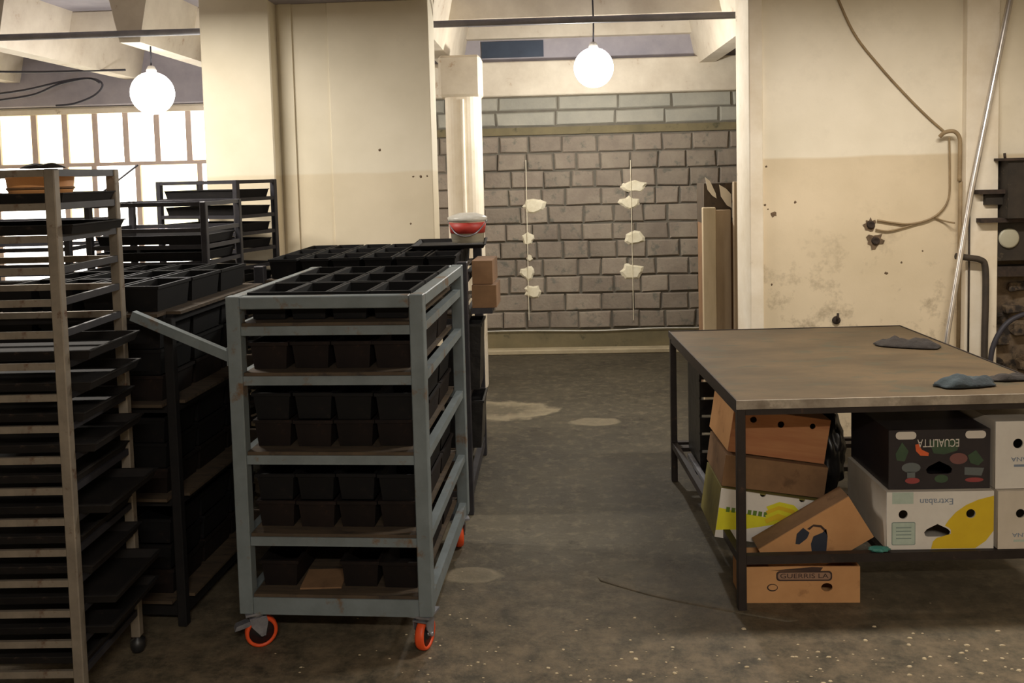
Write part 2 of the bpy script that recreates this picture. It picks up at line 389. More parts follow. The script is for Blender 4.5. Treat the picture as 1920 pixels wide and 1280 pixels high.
# far wall of blocks
YW = 8.32
wf = struct(MB().box(-2.6, YW, 0, XR, YW + 0.13, Z2).build('wall_far', M['mortar']), 'stone block wall at the back of the far room')
def block(x0, x1, z0, z1, m, d):
    b = MB(); j = lambda a: rnd.uniform(-a, a)
    fr = [(x0 + 0.008 + j(.007), z0 + 0.007 + j(.006)), (x1 - 0.008 + j(.007), z0 + 0.007 + j(.006)), (x1 - 0.008 + j(.007), z1 - 0.007 + j(.006)), (x0 + 0.008 + j(.007), z1 - 0.007 + j(.006))]
    bm = b.bm
    F = [bm.verts.new((x + (0.012 if k in (0, 3) else -0.012), YW - d + j(.004), z + (0.010 if k < 2 else -0.010))) for k, (x, z) in enumerate(fr)]
    G = [bm.verts.new((x, YW - d + 0.014, z)) for x, z in fr]
    H = [bm.verts.new((x, YW + 0.01, z)) for x, z in fr]
    bm.faces.new(F)
    for A_, B_ in ((F, G), (G, H)):
        for k in range(4): bm.faces.new((A_[k], A_[(k+1) % 4], B_[(k+1) % 4], B_[k]))
    return b.build('block', m, wf)
z = 0.215; r = 0
while z < 1.90:
    h = 0.1665
    x = -1.35 - rnd.uniform(0, 0.25)
    while x < 2.3:
        w = rnd.choice((0.22, 0.25, 0.28, 0.31, 0.34, 0.26))
        block(x, x + w, z, z + h, M['block'], 0.018 + rnd.uniform(0, 0.016)); x += w
    z += h; r += 1
struct_band = MB().box(-1.6, YW - 0.03, z + 0.005, 2.4, YW + 0.01, z + 0.075).build('course_band', M['plinth'], wf)
z += 0.085
while z < 2.38:
    h = 0.142
    x = -1.35 - rnd.uniform(0, 0.4)
    while x < 2.3:
        w = rnd.choice((0.42, 0.5, 0.46, 0.36, 0.56))
        block(x, x + w, z, z + h, M['blocku'], 0.016 + rnd.uniform(0, 0.006)); x += w
    z += h
# raised pale dabs with the cords that run between them
def dab(x, z, rx, rz):
    b = MB(); n = 12; bm = b.bm
    rim = []; top = []
    for k in range(n):
        a = 2*PI*k/n; q = 1 + rnd.uniform(-.25, .25)
        rim.append(bm.verts.new((x + rx*q*math.cos(a), YW - 0.02, z + rz*q*math.sin(a))))
        top.append(bm.verts.new((x + rx*.7*q*math.cos(a), YW - 0.044, z + rz*.7*q*math.sin(a))))
    bm.faces.new(top)
    for k in range(n): bm.faces.new((rim[k], rim[(k+1) % n], top[(k+1) % n], top[k]))
    b.build('pale_dab', M['dab'], wf)
for px, py, rx, rz in ((1000, 387, .10, .055), (990, 447, .055, .05), (993, 482, .03, .03), (990, 511, .06, .06), (1000, 546, .075, .05),
                       (1190, 350, .10, .05), (1180, 379, .085, .05), (1190, 445, .09, .06), (1184, 508, .10, .065)):
    p = at(px, py, YW); dab(p.x, p.z, rx*1.2, rz*1.2)
for px in (990, 1186):
    a, b_ = at(px - 4, 300, YW - .07), at(px + 2, 600, YW - .05)
    MB().tube([a, b_], 0.0035, 5).build('cord', M['dab'], wf)
struct(MB().box(-2.6, YW - 0.07, 0, XR, YW + 0.01, 0.20).build('baseboard_far', M['plinth'], bevel=0.006), 'damp rendered plinth of the block wall')
struct(MB().box(-2.6, YW - 0.19, 0, XR, YW - 0.06, 0.045).build('trim_5', M['ledge'], bevel=0.008), 'pale concrete ledge along the block wall')
# beams and ribs of the far room
struct(MB().box(XL, YW - 0.19, 2.43, -2.62, YW + 0.02, 2.93).build('trim_21', M['ceil'], bevel=0.01), 'beam above the bright window band, greyed to carry its shade')  # left half of the beam; its backlit shade is put into the colour
struct(MB().box(-2.6, YW - 0.17, 2.405, XR, YW + 0.02, 2.72).build('trim_6', M['beam'], bevel=0.01), 'pale concrete beam above the block wall')
struct(MB().box(XL, YW - 0.02, 2.72, XR, YW + 0.1, Z2).build('wall_far_upper', M['ceil']), 'grey strip of wall above the beam')
struct(MB().box(XL, YW - 0.12, 2.94, XR, YW - 0.02, Z2).build('trim_20', M['beam']), 'cream strip under the far ceiling')
struct(MB().box(-0.60, YW - 0.035, 2.775, -0.02, YW - 0.015, 2.925).build('trim_7', M['navyhole']), 'dark blue vent panel above the beam')
n = 8
for x in (-5.0, -3.85, -2.85, -0.86, 1.46):
    w0, w1 = 0.07, 0.15
    b = MB(); bm = b.bm
    A_ = [bm.verts.new((x + s, 6.0, zz)) for s, zz in ((-w0, 2.66), (w0, 2.66), (w1, Z2), (-w1, Z2))]
    B_ = [bm.verts.new((x + s, YW, zz)) for s, zz in ((-w0, 2.66), (w0, 2.66), (w1, Z2), (-w1, Z2))]
    bm.faces.new(A_); bm.faces.new(B_[::-1])
    for k in range(4): bm.faces.new((A_[k], A_[(k+1) % 4], B_[(k+1) % 4], B_[k]))
    struct(b.build('trim_%d' % n, M['beam']), 'sloping-sided concrete ceiling rib'); n += 1
struct(MB().box(XL, 6.85, 2.88, XR, 7.05, Z2).build('trim_%d' % n, M['beam'], bevel=0.01), 'concrete cross beam in front of the far lamp'); n += 1
# pillar in the opening
py0 = 6.85
o = MB(); o.prism(rrect(-0.80, py0, -0.52, py0 + 0.28, 0.10, 6), 2.30, Matrix(((1,0,0,0),(0,0,1,0),(0,-1,0,0),(0,0,0,1)))); po = o.build('pillar', M['plaster']); struct(po, 'pale painted pillar standing inside the opening')
o = MB(); o.box(-0.835, py0 - 0.01, 2.30, -0.51, py0 + 0.30, 2.62); o.build('capital', M['beam'], po, bevel=0.02)
MB().tube([(-0.655, py0 - 0.012, 0.0), (-0.655, py0 - 0.012, 2.28)], 0.014, 6).build('conduit', M['plaster'], po)
# steel pipe across both openings
tag(MB().tube([(XL, 5.95, 2.715), (XR, 5.95, 2.70)], 0.023, 10).build('ceiling_pipe', M['steelp']), 'long grey steel pipe running under the ceiling ribs', 'pipe')

# bright window band on the left
win = struct(empty('window_1', (-4.2, YW - 0.05, 0.6)), 'bright frosted window band in the far room')
def wl(b): return b
xs = [-5.95, -5.6, -5.25, -4.885, -4.585, -4.29, -3.995, -3.695, -3.39, -3.05, -2.72]
inv = Matrix.Translation((4.2, -(YW - 0.05), -0.6))
def wbox(name, m, x0, z0, x1, z1, y0, y1):
    b = MB(); b.box(x0, y0, z0, x1, y1, z1); o = b.build(name, m, win); o.data.transform(inv); return o
zt, zm, zb = 2.36, 1.885, 0.62
for i, (a, b_) in enumerate(zip(xs, xs[1:])):
    wbox('pane', M['paney'] if i in (2, 3, 4) else M['pane'], a + .012, zm + .015, b_ - .012, zt, YW - 0.062, YW - 0.045)
xs2 = [-5.95, -5.28, -4.60, -4.32, -3.90, -3.3, -2.72]
for i, (a, b_) in enumerate(zip(xs2, xs2[1:])):
    for z0_, z1_ in ((zb, 1.25), (1.27, zm - .02)):
        wbox('pane', M['paney'] if (i == 2 and z0_ > 1) or (i == 4 and z0_ > 1) else M['pane'], a + .014, z0_, b_ - .014, z1_, YW - 0.062, YW - 0.045)
for x in xs: wbox('mullion', M['frame'], x - .027, zm - .01, x + .027, zt + .02, YW - 0.09, YW - 0.04)
for x in xs2: wbox('mullion', M['frame'], x - .024, zb - .02, x + .024, zm, YW - 0.09, YW - 0.04)
wbox('transom', M['frame'], -5.97, zm - .022, -2.7, zm + .012, YW - 0.095, YW - 0.04)
wbox('transom', M['frame'], -5.97, 1.245, -2.7, 1.275, YW - 0.09, YW - 0.04)
wbox('window_head', M['plaster'], -5.97, zt, -2.7, zt + .05, YW - 0.12, YW - 0.04)
wbox('window_sill', M['plaster'], -5.97, zb - .05, -2.7, zb, YW - 0.16, YW - 0.03)
struct(MB().box(XL, YW - 0.03, 0, -2.6, YW + 0.13, Z2).build('wall_window', M['wallL']), 'wall around the bright window band')

# front room lamps (tubes above and behind the viewpoint), and the two lamps in view
for i, (x, y, z) in enumerate(TUBES):
    t = tag(empty('ceiling_lamp', (x, y, Z1)), ['fluorescent tube lamp on the ceiling above the tall rack', 'fluorescent tube lamp on the ceiling in front of the table', 'fluorescent tube lamp on the ceiling behind the viewer'][i], 'lamp')
    MB().box(-.62, -.06, -.05, .62, .06, 0).build('housing', M['white'], t)
    MB().tube([(-.58, 0, -.075), (.58, 0, -.075)], .018, 10).build('tube', M['tube'], t)
def bulb_lamp(p, ztop, label):
    t = tag(empty('globe_lamp', p), label, 'lamp')
    prof = [(.15*math.sin(a_), -.04 - .15*math.cos(a_)) for a_ in [PI*k/14*.92 for k in range(15)]]
    MB().lathe(prof, 20).build('globe', M['bulb'], t)  # globe enlarged to stand in for the glare around the lamp
    MB().lathe([(.034, .085), (.036, .12), (.022, .15), (.0, .155)], 14).build('socket', M['white'], t)
    MB().tube([(0, 0, .15), (0.004, 0, (ztop - p.z) / 2), (0, 0, ztop - p.z)], .006, 6).build('flex', M['cabled'], t)
bulb_lamp(LAMP_A, Z2, 'dazzling round globe lamp hanging in front of the bright window band')
bulb_lamp(LAMP_B, 2.88 if LAMP_B.y > 6.85 else Z2, 'dazzling round globe lamp hanging before the stone block wall')

# black cables under the far beam, upper left
for pts, lab in (([(-20, 134), (60, 135), (150, 133), (235, 131)], 'straight black cable at the top left'),
            ([(-20, 190), (60, 178), (110, 158), (165, 147), (188, 156)], 'sagging black cable bunched beside the left lamp'),
            ([(-20, 178), (50, 168), (120, 152), (170, 147), (192, 158), (178, 178), (140, 194), (105, 198)], 'black cable looping below the left beam')):
    tag(MB().tube(smooth_pts([at(x, y, 7.4) for x, y in pts], 6), .009, 6).build('cable', M['cabled']), lab, 'cable')

# ------------------------------------------------------------------ shared meshes
def pan_mesh(name, m, w, l, h):
    """open loaf pan: tapered walls, rolled rim, inner cavity"""
    b = MB(); bm = b.bm; t = 0.006
    def loop(w_, l_, z): return [bm.verts.new((sx*w_/2, sy*l_/2, z)) for sx, sy in ((-1,-1),(1,-1),(1,1),(-1,1))]
    k = 0.80
    L_ = [loop(w*k, l*(k+.1), 0), loop(w - .012, l - .012, h - .012), loop(w, l, h - .012), loop(w, l, h), loop(w - .02, l - .02, h), loop(w*k - t, l*(k+.1) - t, t)]
    bm.faces.new(L_[0][::-1]); bm.faces.new(L_[-1])
    for a, c in zip(L_, L_[1:]):
        for q in range(4): bm.faces.new((a[q], a[(q+1) % 4], c[(q+1) % 4], c[q]))
    return b.mesh(name, m)
PAN = pan_mesh('loaf_pan', M['pan'], .146, .27, .098)
PANR = pan_mesh('loaf_pan_rusty', M['panr'], .146, .27, .098)
def tray_mesh(name, m, w, d, h=.022):
    b = MB(); bm = b.bm; t = .004
    def loop(e, z): return [bm.verts.new((sx*(w/2 - e), sy*(d/2 - e), z)) for sx, sy in ((-1,-1),(1,-1),(1,1),(-1,1))]
    L_ = [loop(.012, 0), loop(.002, h - .004), loop(-.002, h - .004), loop(-.002, h), loop(.008, h), loop(.018, t)]
    bm.faces.new(L_[0][::-1]); bm.faces.new(L_[-1])
    for a, c in zip(L_, L_[1:]):
        for q in range(4): bm.faces.new((a[q], a[(q+1) % 4], c[(q+1) % 4], c[q]))
    return b.mesh(name, m)

FORK = None
def caster_meshes():
    f = MB()
    f.box(-.045, -.045, .138, .045, .045, .146)                       # plate
    f.lathe([(.026, .118), (.03, .128), (.026, .138)], 14)
    for s in (-1, 1):                                                 # two fork cheeks
        f.prism([(-.03, .12), (.03, .12), (.034, .10), (.012 + .012, .05), (-.004 + .012, .05), (-.024, .09)], .004, Matrix.Translation((0, s*.026 + .002, 0)))
    f.box(-.03, -.026, .115, .03, .026, .121)
    f.tube([(.012, -.032, .058), (.012, .032, .058)], .008, 8)
    fork = f.mesh('caster_fork', M['zinc'])
    rot = Matrix.Translation((.012, 0, .058)) @ Matrix.Rotation(PI/2, 4, 'X')
    tyre = MB().lathe([(.045, -.016), (.054, -.016), (.058, -.008), (.058, .008), (.054, .016), (.045, .016)], 28, rot, close=True).mesh('tyre', M['orange'])
    hub = MB().lathe([(.0, -.012), (.02, -.015), (.022, -.010), (.045, -.010), (.045, .010), (.022, .010), (.02, .015), (.0, .012)], 20, rot).mesh('hub', M['hub'])
    br = MB(); br.prism([(-.02, .10), (-.03, .108), (-.075, .098), (-.082, .082), (-.062, .084), (-.03, .09)], .034, Matrix.Translation((0, .017, 0)))
    brake = br.mesh('brake_pedal', M['zinc'])
    return fork, tyre, hub, brake
CAST = caster_meshes()
def caster(parent, x, y, rz, brake=False, big=1.0):
    c = link('caster', CAST[0], None, parent); c.location = (x, y, 0); c.rotation_euler = (0, 0, rz); c.scale = (big,) * 3
    link('tyre', CAST[1], None, c); link('hub', CAST[2], None, c)
    if brake: link('brake_pedal', CAST[3], None, c)
    return c

def place_pans(root, slots, label, group, mesh, z, jit=.012):
    """one loaf pan object per slot (x, y) given in the frame of the trolley that carries it"""
    xs_ = sorted({round(q[0], 4) for q in slots}); ys_ = sorted({round(q[1], 4) for q in slots})
    cn = ['leftmost', 'second from left', 'third from left', 'fourth from left', 'fifth from left'][:len(xs_) - 1] + ['rightmost']
    if len(xs_) == 4: cn = ['leftmost', 'centre-left', 'centre-right', 'rightmost']
    rn = ['front row', 'middle row', 'back row']
    for x, y in slots:
        o = bpy.data.objects.new('loaf_pan', mesh); C.objects.link(o)
        p = root.matrix_basis @ Vector((x + rnd.uniform(-.0015, .0015), y + rnd.uniform(-jit, jit)*.4, z))
        o.location = p; o.rotation_euler = (0, 0, root.rotation_euler.z + rnd.uniform(-jit, jit)*.5)
        tag(o, label.replace('loaf pan', 'loaf pan, %s %s,' % (rn[ys_.index(round(y, 4))], cn[xs_.index(round(x, 4))])), 'pan', group)
def grid(x0, dx, nx, y0, dy, ny): return [(x0 + i*dx, y0 + j*dy) for i in range(nx) for j in range(ny)]

def trolley(name, label, group, loc, rz, w, d, levels, m_frame, rail_h, leg=.05, top=None, z_bot=.146, board=True, casters=True, board_over=0.0):
    t = empty(name, loc, rz); tag(t, label, 'trolley', group)
    top = top or levels[-1] + .05
    for x in (0, w - leg):
        for y in (0, d - leg):
            MB().box(x, y, z_bot, x + leg, y + leg, top).build('leg', m_frame, t, bevel=.003)
    for i, z in enumerate(levels):
        h = .062 if i == 0 else rail_h
        for y in (0.008, d - .008 - .03): MB().box(leg + .0005, y, z - h, w - leg - .0005, y + .03, z).build('rail', m_frame, t)
        for x in (0.008, w - .008 - .03): MB().box(x, leg + .0005, z - h, x + .03, d - leg - .0005, z).build('side_rail', m_frame, t)
        if board:
            e = board_over
            MB().box(leg + .002, -.012 - e if e else .012, z + .0005, w - leg - .002 , d - .02, z + .012).build('shelf_board', M['board'], t)
            if e: MB().box(w - leg - .002, leg + .002, z + .0005, w + e, d - leg - .002, z + .012).build('shelf_board', M['board'], t)
    if casters:
        caster(t, .045, .05, rz + .55, True); caster(t, w - .045, .05, 1.32, False)
        caster(t, .045, d - .06, .2); caster(t, w - .045, d - .06, 1.9)
    return t

# ------------------------------------------------------------------ front trolley, blue-grey
RZ1 = math.radians(-2.5)
W1, D1 = .702, .98
T1 = trolley('pan_trolley', 'blue-grey steel trolley on orange castors stacked with black bread pans', None, (-1.142, 3.015, 0), RZ1, W1, D1,
             [.205, .428, .724, 1.008, 1.185], M['blue'], .032, top=1.292)
for y in (0.0, D1 - .05): MB().box(.0505, y, 1.247, W1 - .0505, y + .05, 1.29).build('top_rail', M['blue'], T1, bevel=.003)
for x in (0.0, W1 - .05): MB().box(x, .0505, 1.247, x + .05, D1 - .0505, 1.29).build('top_side_rail', M['blue'], T1, bevel=.003)
h = MB(); h.bar((.0, .03, 1.075), (-.36, .04, 1.225), .028, .034); h.box(-.008, .012, 1.045, .004, .045, 1.11)
h.build('swing_handle', M['blue'], T1)
gx, gy = .127, .20
G43 = grid(gx, .1495, 4, gy, .285, 3)
bpy.context.view_layer.update()
place_pans(T1, G43, 'black loaf pan on the top deck of the blue-grey trolley', 'pans on the top deck of the blue-grey trolley', PAN, 1.20)
names = ['bottom', 'second lowest', 'middle', 'upper']
for i, zz in enumerate((.205, .428, .724, 1.008)):
    nm = names[i]
    a = place_pans(T1, G43 if i else [s for k, s in enumerate(G43) if k != 3], 'rusty loaf pan on the %s shelf of the blue-grey trolley' % nm, 'lower pans on the %s shelf' % nm, PANR, zz + .0125)
    if i in (1, 2):
        place_pans(T1, G43, 'black loaf pan stacked upon the rusty ones, %s shelf' % nm, 'upper pans on the %s shelf' % nm, PAN, zz + .1115, .02)
p = T1.matrix_basis @ Vector((.277, .13, .2175))
o = MB().box(-.075, -.075, 0, .075, .075, .006).build('cardboard_piece', M['cardd']); o.location = p; o.rotation_euler = (0, 0, .05)
tag(o, 'flat brown cardboard piece on the bottom shelf of the blue-grey trolley', 'cardboard')

# ------------------------------------------------------------------ trolley between the tall rack and the blue-grey one
T0 = trolley('shelf_trolley', 'dark trolley with grimy board shelves between tall rack and blue-grey trolley', None, (-2.17, 3.24, 0), math.radians(-3), .752, .90,
             [.105, .50, .86, 1.20], M['black'], .03, top=1.19, casters=False, z_bot=.0, board_over=.02, leg=.035)
bpy.context.view_layer.update()
for i, zz in enumerate((.105, .50, .86, 1.20)):
    nm = ['bottom', 'second', 'third', 'top'][i]
    for k in range(1 if i == 3 else 3 if i else 3):
        ly = ['first', 'second', 'third'][k]
        place_pans(T0, grid(.120, .1695, 4, .15, .28, 3), 'black loaf pan %s layer, %s board of dark trolley' % (ly, nm), '%s-layer pans on the %s board of the dark trolley' % (ly, nm), PANR if k == 0 and i < 3 else PAN, zz + .0125 + .099*k)

# ------------------------------------------------------------------ wide trolley behind the blue-grey one
T2 = trolley('wide_trolley', 'wide dark trolley of pans behind the blue-grey trolley', None, (-1.47, 4.28, 0), math.radians(0), 1.06, .98,
             [.12, .30, .60, .99, 1.185], M['rackd'], .03, top=1.27, casters=False, z_bot=0)
bpy.context.view_layer.update()
place_pans(T2, grid(.13, .16, 6, .19, .29, 3), 'black loaf pan on top deck of wide rear trolley', 'pans on the top deck of the wide rear trolley', PAN, 1.20)
for i, zz in enumerate((.30, .60)):
    nm = ['second', 'third'][i]
    place_pans(T2, grid(.30, .16, 3, .19, .29, 3), 'black loaf pan on %s shelf of wide rear trolley' % nm, 'pans on the %s shelf of the wide rear trolley' % nm, PAN, zz + .0125)
for zz, hh, lab in ((.60, .335, 'tall black bin jutting from the rear trolley beside the blue-grey trolley'), (.30, .245, 'short tapered black bin low on the rear trolley, under the tall bin')):
    o = link('plastic_bin', pan_mesh('plastic_bin', M['bag'], .21, .27, hh)); o.location = (-.455, 4.50, zz + .0125); tag(o, lab, 'bin')
# flat black sheet pan sticking out at the far right of the top
o = link('baking_tray', tray_mesh('sheet_tray', M['black'], .40, .5)); o.location = (-.56, 4.95, 1.3); o.rotation_euler = (0, 0, .05)
tag(o, 'flat black tray under the red-banded bucket', 'tray')
# bucket
bk = tag(empty('bucket', (-.455, 4.86, 1.3245)), 'white plastic bucket with a red band and film cover on rear trolley', 'bucket')
MB().lathe([(.0, 0), (.088, 0), (.098, .10), (.106, .125), (.106, .135), (.098, .135), (.092, .02), (.0, .015)], 28).build('body', M['bucket'], bk)
MB().lathe([(.0945, .052), (.1015, .112), (.1035, .112), (.0965, .052)], 28, close=True).build('label_band', M['red'], bk)
MB().lathe([(.108, .118), (.111, .138), (.09, .148), (.045, .162), (.0, .158)], 24).build('film_cover', M['film'], bk)
MB().tube(smooth_pts([(-.108, 0, .12), (-.06, -.10, .06), (0, -.118, .04), (.06, -.10, .06), (.108, 0, .12)], 5), .004, 6).build('handle', M['zinc'], bk)

# small brown cartons hanging over the right edge of the rear trolley
def carton(name, label, loc, rot, w, d, h, m, holes=(), group=None, open_top=False, t=.006, mi=None, notches=()):
    """folded carton; local origin at the front left bottom edge, x right, y back, z up; holes are true cut-outs in the front"""
    r = empty(name, loc, rot=rot); tag(r, label, 'box', group)
    cu = bpy.data.curves.new('panel', 'CURVE'); cu.dimensions = '2D'; cu.fill_mode = 'BOTH'; cu.extrude = t/2
    def spl(pts):
        s = cu.splines.new('POLY'); s.points.add(len(pts) - 1)
        for q, (x, z) in zip(s.points, pts): q.co = (x, z, 0, 1)
        s.use_cyclic_u = True
    top = [(w, h)]
    for nx, nr in sorted(notches, reverse=True):
        top += [(nx + nr*math.cos(a), h - nr*math.sin(a)) for a in [PI*k/6 for k in range(7)]]
    spl([(0, 0), (w, 0)] + top + [(0, h)])
    for hole in holes: spl(hole)
    co = bpy.data.objects.new('panel', cu); C.objects.link(co)
    dg = bpy.context.evaluated_depsgraph_get(); me = bpy.data.meshes.new_from_object(co.evaluated_get(dg))
    bpy.data.objects.remove(co)
    me.transform(Matrix.Translation((0, t/2, 0)) @ Matrix.Rotation(PI/2, 4, 'X'))
    me.materials.clear()
    link('front_panel', me, m, r)
    b = MB(); b.box(0, t, 0, t, d, h); b.box(w - t, t, 0, w, d, h); b.box(t, d - t, 0, w - t, d, h); b.box(t, t, 0, w - t, d - t, t)
    if not open_top: b.box(t, t, h - t, w - t, d - t, h)
    b.build('carton_body', mi or m, r)
    return r
def ell(cx, cz, rx, rz, n=18): return [(cx + rx*math.cos(2*PI*k/n), cz + rz*math.sin(2*PI*k/n)) for k in range(n)]
def decal(parent, name, pts, m, lift=.0006, t=.0005):
    b = MB(); b.prism(pts, t, Matrix.Translation((0, -lift, 0))); return b.build(name, m, parent)
def lettering(parent, s, cx, cz, size, m, width=None, flip=False, lift=.0008, name='lettering', shear=0):
    cu = bpy.data.curves.new('txt', 'FONT'); cu.body = s; cu.size = size; cu.align_x = 'CENTER'; cu.align_y = 'CENTER'; cu.extrude = .0004; cu.shear = shear
    co = bpy.data.objects.new('txt', cu); C.objects.link(co)
    dg = bpy.context.evaluated_depsgraph_get(); me = bpy.data.meshes.new_from_object(co.evaluated_get(dg)); bpy.data.objects.remove(co)
    if width:
        xs_ = [v.co.x for v in me.vertices]; k = width / (max(xs_) - min(xs_)); me.transform(Matrix.Scale(k, 4, (1, 0, 0)))
    me.transform(Matrix.Translation((cx, -lift, cz)) @ Matrix.Rotation(PI if flip else 0, 4, 'Y') @ Matrix.Rotation(PI/2, 4, 'X'))
    me.materials.clear()
    return link(name, me, m, parent)

carton('carton', 'small brown carton jutting out below the bucket, upper one', (-.403, 4.48, 1.136), (0, 0, -.04), .105, .26, .12, M['cardd'])
carton('carton', 'small brown carton jutting from rear trolley under the upper one', (-.404, 4.45, 1.018), (0, 0, -.03), .125, .24, .115, M['cardd'])
# ledge that carries those two cartons: the extended runners of the rear trolley
b = MB(); b.box(1.0605, .15, .99, 1.17, .46, 1.017); b.build('side_runner', M['rackd'], T2)

# ------------------------------------------------------------------ tall bakery racks
def rack(name, label, group, loc, rz, w, d, zs, top, m, post=.026, bar=.012, barh=.018, z_bot=.06):
    t = empty(name, loc, rz); tag(t, label, 'rack', group)
    for x in (0, w - post):
        for y in (0, d - post):
            MB().box(x, y, z_bot, x + post, y + post, top).build('post', m, t, bevel=.003)
            MB().lathe([(.0, .0), (.02, .004), (.026, .02), (.026, z_bot - .012), (.012, z_bot - .006), (.012, z_bot)], 14, Matrix.Translation((x + post/2, y + post/2, 0))).build('foot', M['hub'], t)
    g = .0005
    me = MB().box(post + g, .004, -barh/2, w - post - g, .004 + bar, barh/2).mesh('cross_rail', m)
    me2 = MB().box(.004, post + g, -barh/2, .004 + bar, d - post - g, barh/2).mesh('runner', M['rackd'])
    for z in list(zs) + [top - barh/2 - .001]:
        for y in (0, d - .008 - bar):
            o = link('cross_rail', me, None, t); o.location = (0, y, z)
        for x in (0, w - .008 - bar):
            o = link('runner', me2, None, t); o.location = (x, 0, z)
    return t
LZ = [0.155 + .0985*i for i in range(16)]
RL = rack('bakery_rack', 'tall light-grey bakery rack cut by the left edge', None, (-2.16, 2.60, 0), math.radians(1.5), .66, .43, LZ, 1.748, M['rack'], post=.033, bar=.012, barh=.022)
bpy.context.view_layer.update()
TRL = tray_mesh('oven_tray', M['tray'], .60, .352, .03)
ordn = ['lowest', 'second lowest', 'third lowest', 'fourth lowest', 'fifth lowest', 'sixth lowest', 'seventh lowest', 'eighth lowest', 'fifth from the top', 'fourth from the top', 'third from the top', '', '', '', 'second from the top', 'topmost']
for i, zz in enumerate(LZ):
    if i in (11, 12, 13): continue
    o = link('baking_tray', TRL)
    out = rnd.choice((.0, .03, .06, .085, .10)) if i < 12 else rnd.choice((0, .02, .05))
    if i == 14: out = .03
    o.location = RL.matrix_basis @ Vector((.33 + .03 + out, .215 + rnd.uniform(-.004, .004), zz + .0115))
    o.rotation_euler = (0, 0, RL.rotation_euler.z + rnd.uniform(-.012, .012))
    tag(o, 'black baking tray, %s in the tall rack at the left edge' % ordn[i], 'tray')
# tub on the top shelf
tb = tag(empty('tub', (-1.650, 2.80, LZ[-1] + .0165)), 'orange-tan rounded tub near the top of the tall left rack', 'tub')
MB().lathe([(.0, 0), (.082, 0), (.094, .03), (.098, .04), (.096, .044), (.10, .075), (.09, .088), (.0, .09)], 24).build('body', M['tub'], tb)
MB().lathe([(.0975, .036), (.101, .040), (.0975, .044), (.0955, .04)], 24, close=True).build('rim', M['cardd'], tb)
# dark rag lying on top of that rack at the post
def cloth(name, label, loc, rz, lx, ly, h, m, seed):
    n1, n2 = 26, 14; b = MB(); bm = b.bm; V = []
    for i in range(n1):
        row = []
        for j in range(n2):
            u, v = i/(n1-1)*2 - 1, j/(n2-1)*2 - 1
            a = math.atan2(v, u); ed = 1 + .22*noise.noise(Vector((math.cos(a)*1.6, math.sin(a)*1.6, seed)))
            x, y = u*lx/2*ed*math.sqrt(1 - .35*v*v), v*ly/2*ed*math.sqrt(1 - .4*u*u)
            f = max(0, 1 - (u*u)**1.5) * max(0, 1 - (v*v)**1.5)
            zz = h*f*(.45 + .55*abs(noise.noise(Vector((x*16, y*26, seed))))*1.7) + .002
            row.append(bm.verts.new((x, y, zz)))
        V.append(row)
    for i in range(n1-1):
        for j in range(n2-1):
            bm.faces.new((V[i][j], V[i+1][j], V[i+1][j+1], V[i][j+1])).smooth = True
    bm.normal_update()
    r = bmesh.ops.solidify(bm, geom=list(bm.faces), thickness=.002)
    o = b.build(name, m); o.location = loc; o.rotation_euler = (0, 0, rz)
    return tag(o, label, 'cloth')
cloth('rag', 'dark rag lying on top of the tall left rack', (-1.54, 2.63, 1.750), .1, .13, .07, .022, M['rag'], 5.0)

# darker racks further back
RZs = [.15 + .082*i for i in range(17)]
TRS = tray_mesh('oven_tray_small', M['black'], .52, .37, .045)
def back_rack(label, loc, rz, w, d, top, trays, tlabel, tgroup, zs):
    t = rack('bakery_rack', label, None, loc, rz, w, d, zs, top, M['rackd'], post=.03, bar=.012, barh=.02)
    bpy.context.view_layer.update()
    nth = ['topmost', 'second from top', 'third from top', 'fourth from top', 'fifth from top', 'sixth from top', 'seventh from top', 'eighth from top', 'ninth from top', 'tenth from top', 'lowest']
    for k, i in enumerate(sorted(trays, reverse=True)):
        o = link('baking_tray', TRS); o.scale = ((w - .066)/.52, (d - .066)/.37, 1)
        o.location = t.matrix_basis @ Vector((w/2, d/2 + rnd.uniform(-.005, .005), zs[i] + .0105)); o.rotation_euler = (0, 0, rz)
        tag(o, tlabel.replace('black tray', 'black tray, %s,' % nth[k]), 'tray', tgroup)
    return t
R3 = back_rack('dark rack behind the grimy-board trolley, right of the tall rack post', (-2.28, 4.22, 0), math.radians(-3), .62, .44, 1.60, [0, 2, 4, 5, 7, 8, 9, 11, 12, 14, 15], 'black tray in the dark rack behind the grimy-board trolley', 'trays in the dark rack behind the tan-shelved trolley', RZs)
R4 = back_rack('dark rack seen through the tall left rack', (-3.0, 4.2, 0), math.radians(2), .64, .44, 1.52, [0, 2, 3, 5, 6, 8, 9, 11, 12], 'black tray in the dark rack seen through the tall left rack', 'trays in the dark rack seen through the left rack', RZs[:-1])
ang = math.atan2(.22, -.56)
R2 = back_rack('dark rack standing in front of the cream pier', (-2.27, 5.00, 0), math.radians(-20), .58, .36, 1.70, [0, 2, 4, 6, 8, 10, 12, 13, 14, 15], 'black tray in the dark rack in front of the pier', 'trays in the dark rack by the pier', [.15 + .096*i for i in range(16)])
st = MB().tube([(-2.30, 4.3, 1.60), (-2.12, 4.48, 1.79)], .005, 6).build('stick', M['rackd'])
tag(st, 'thin slanting stick above the dark rack, against the bright window', 'stick')

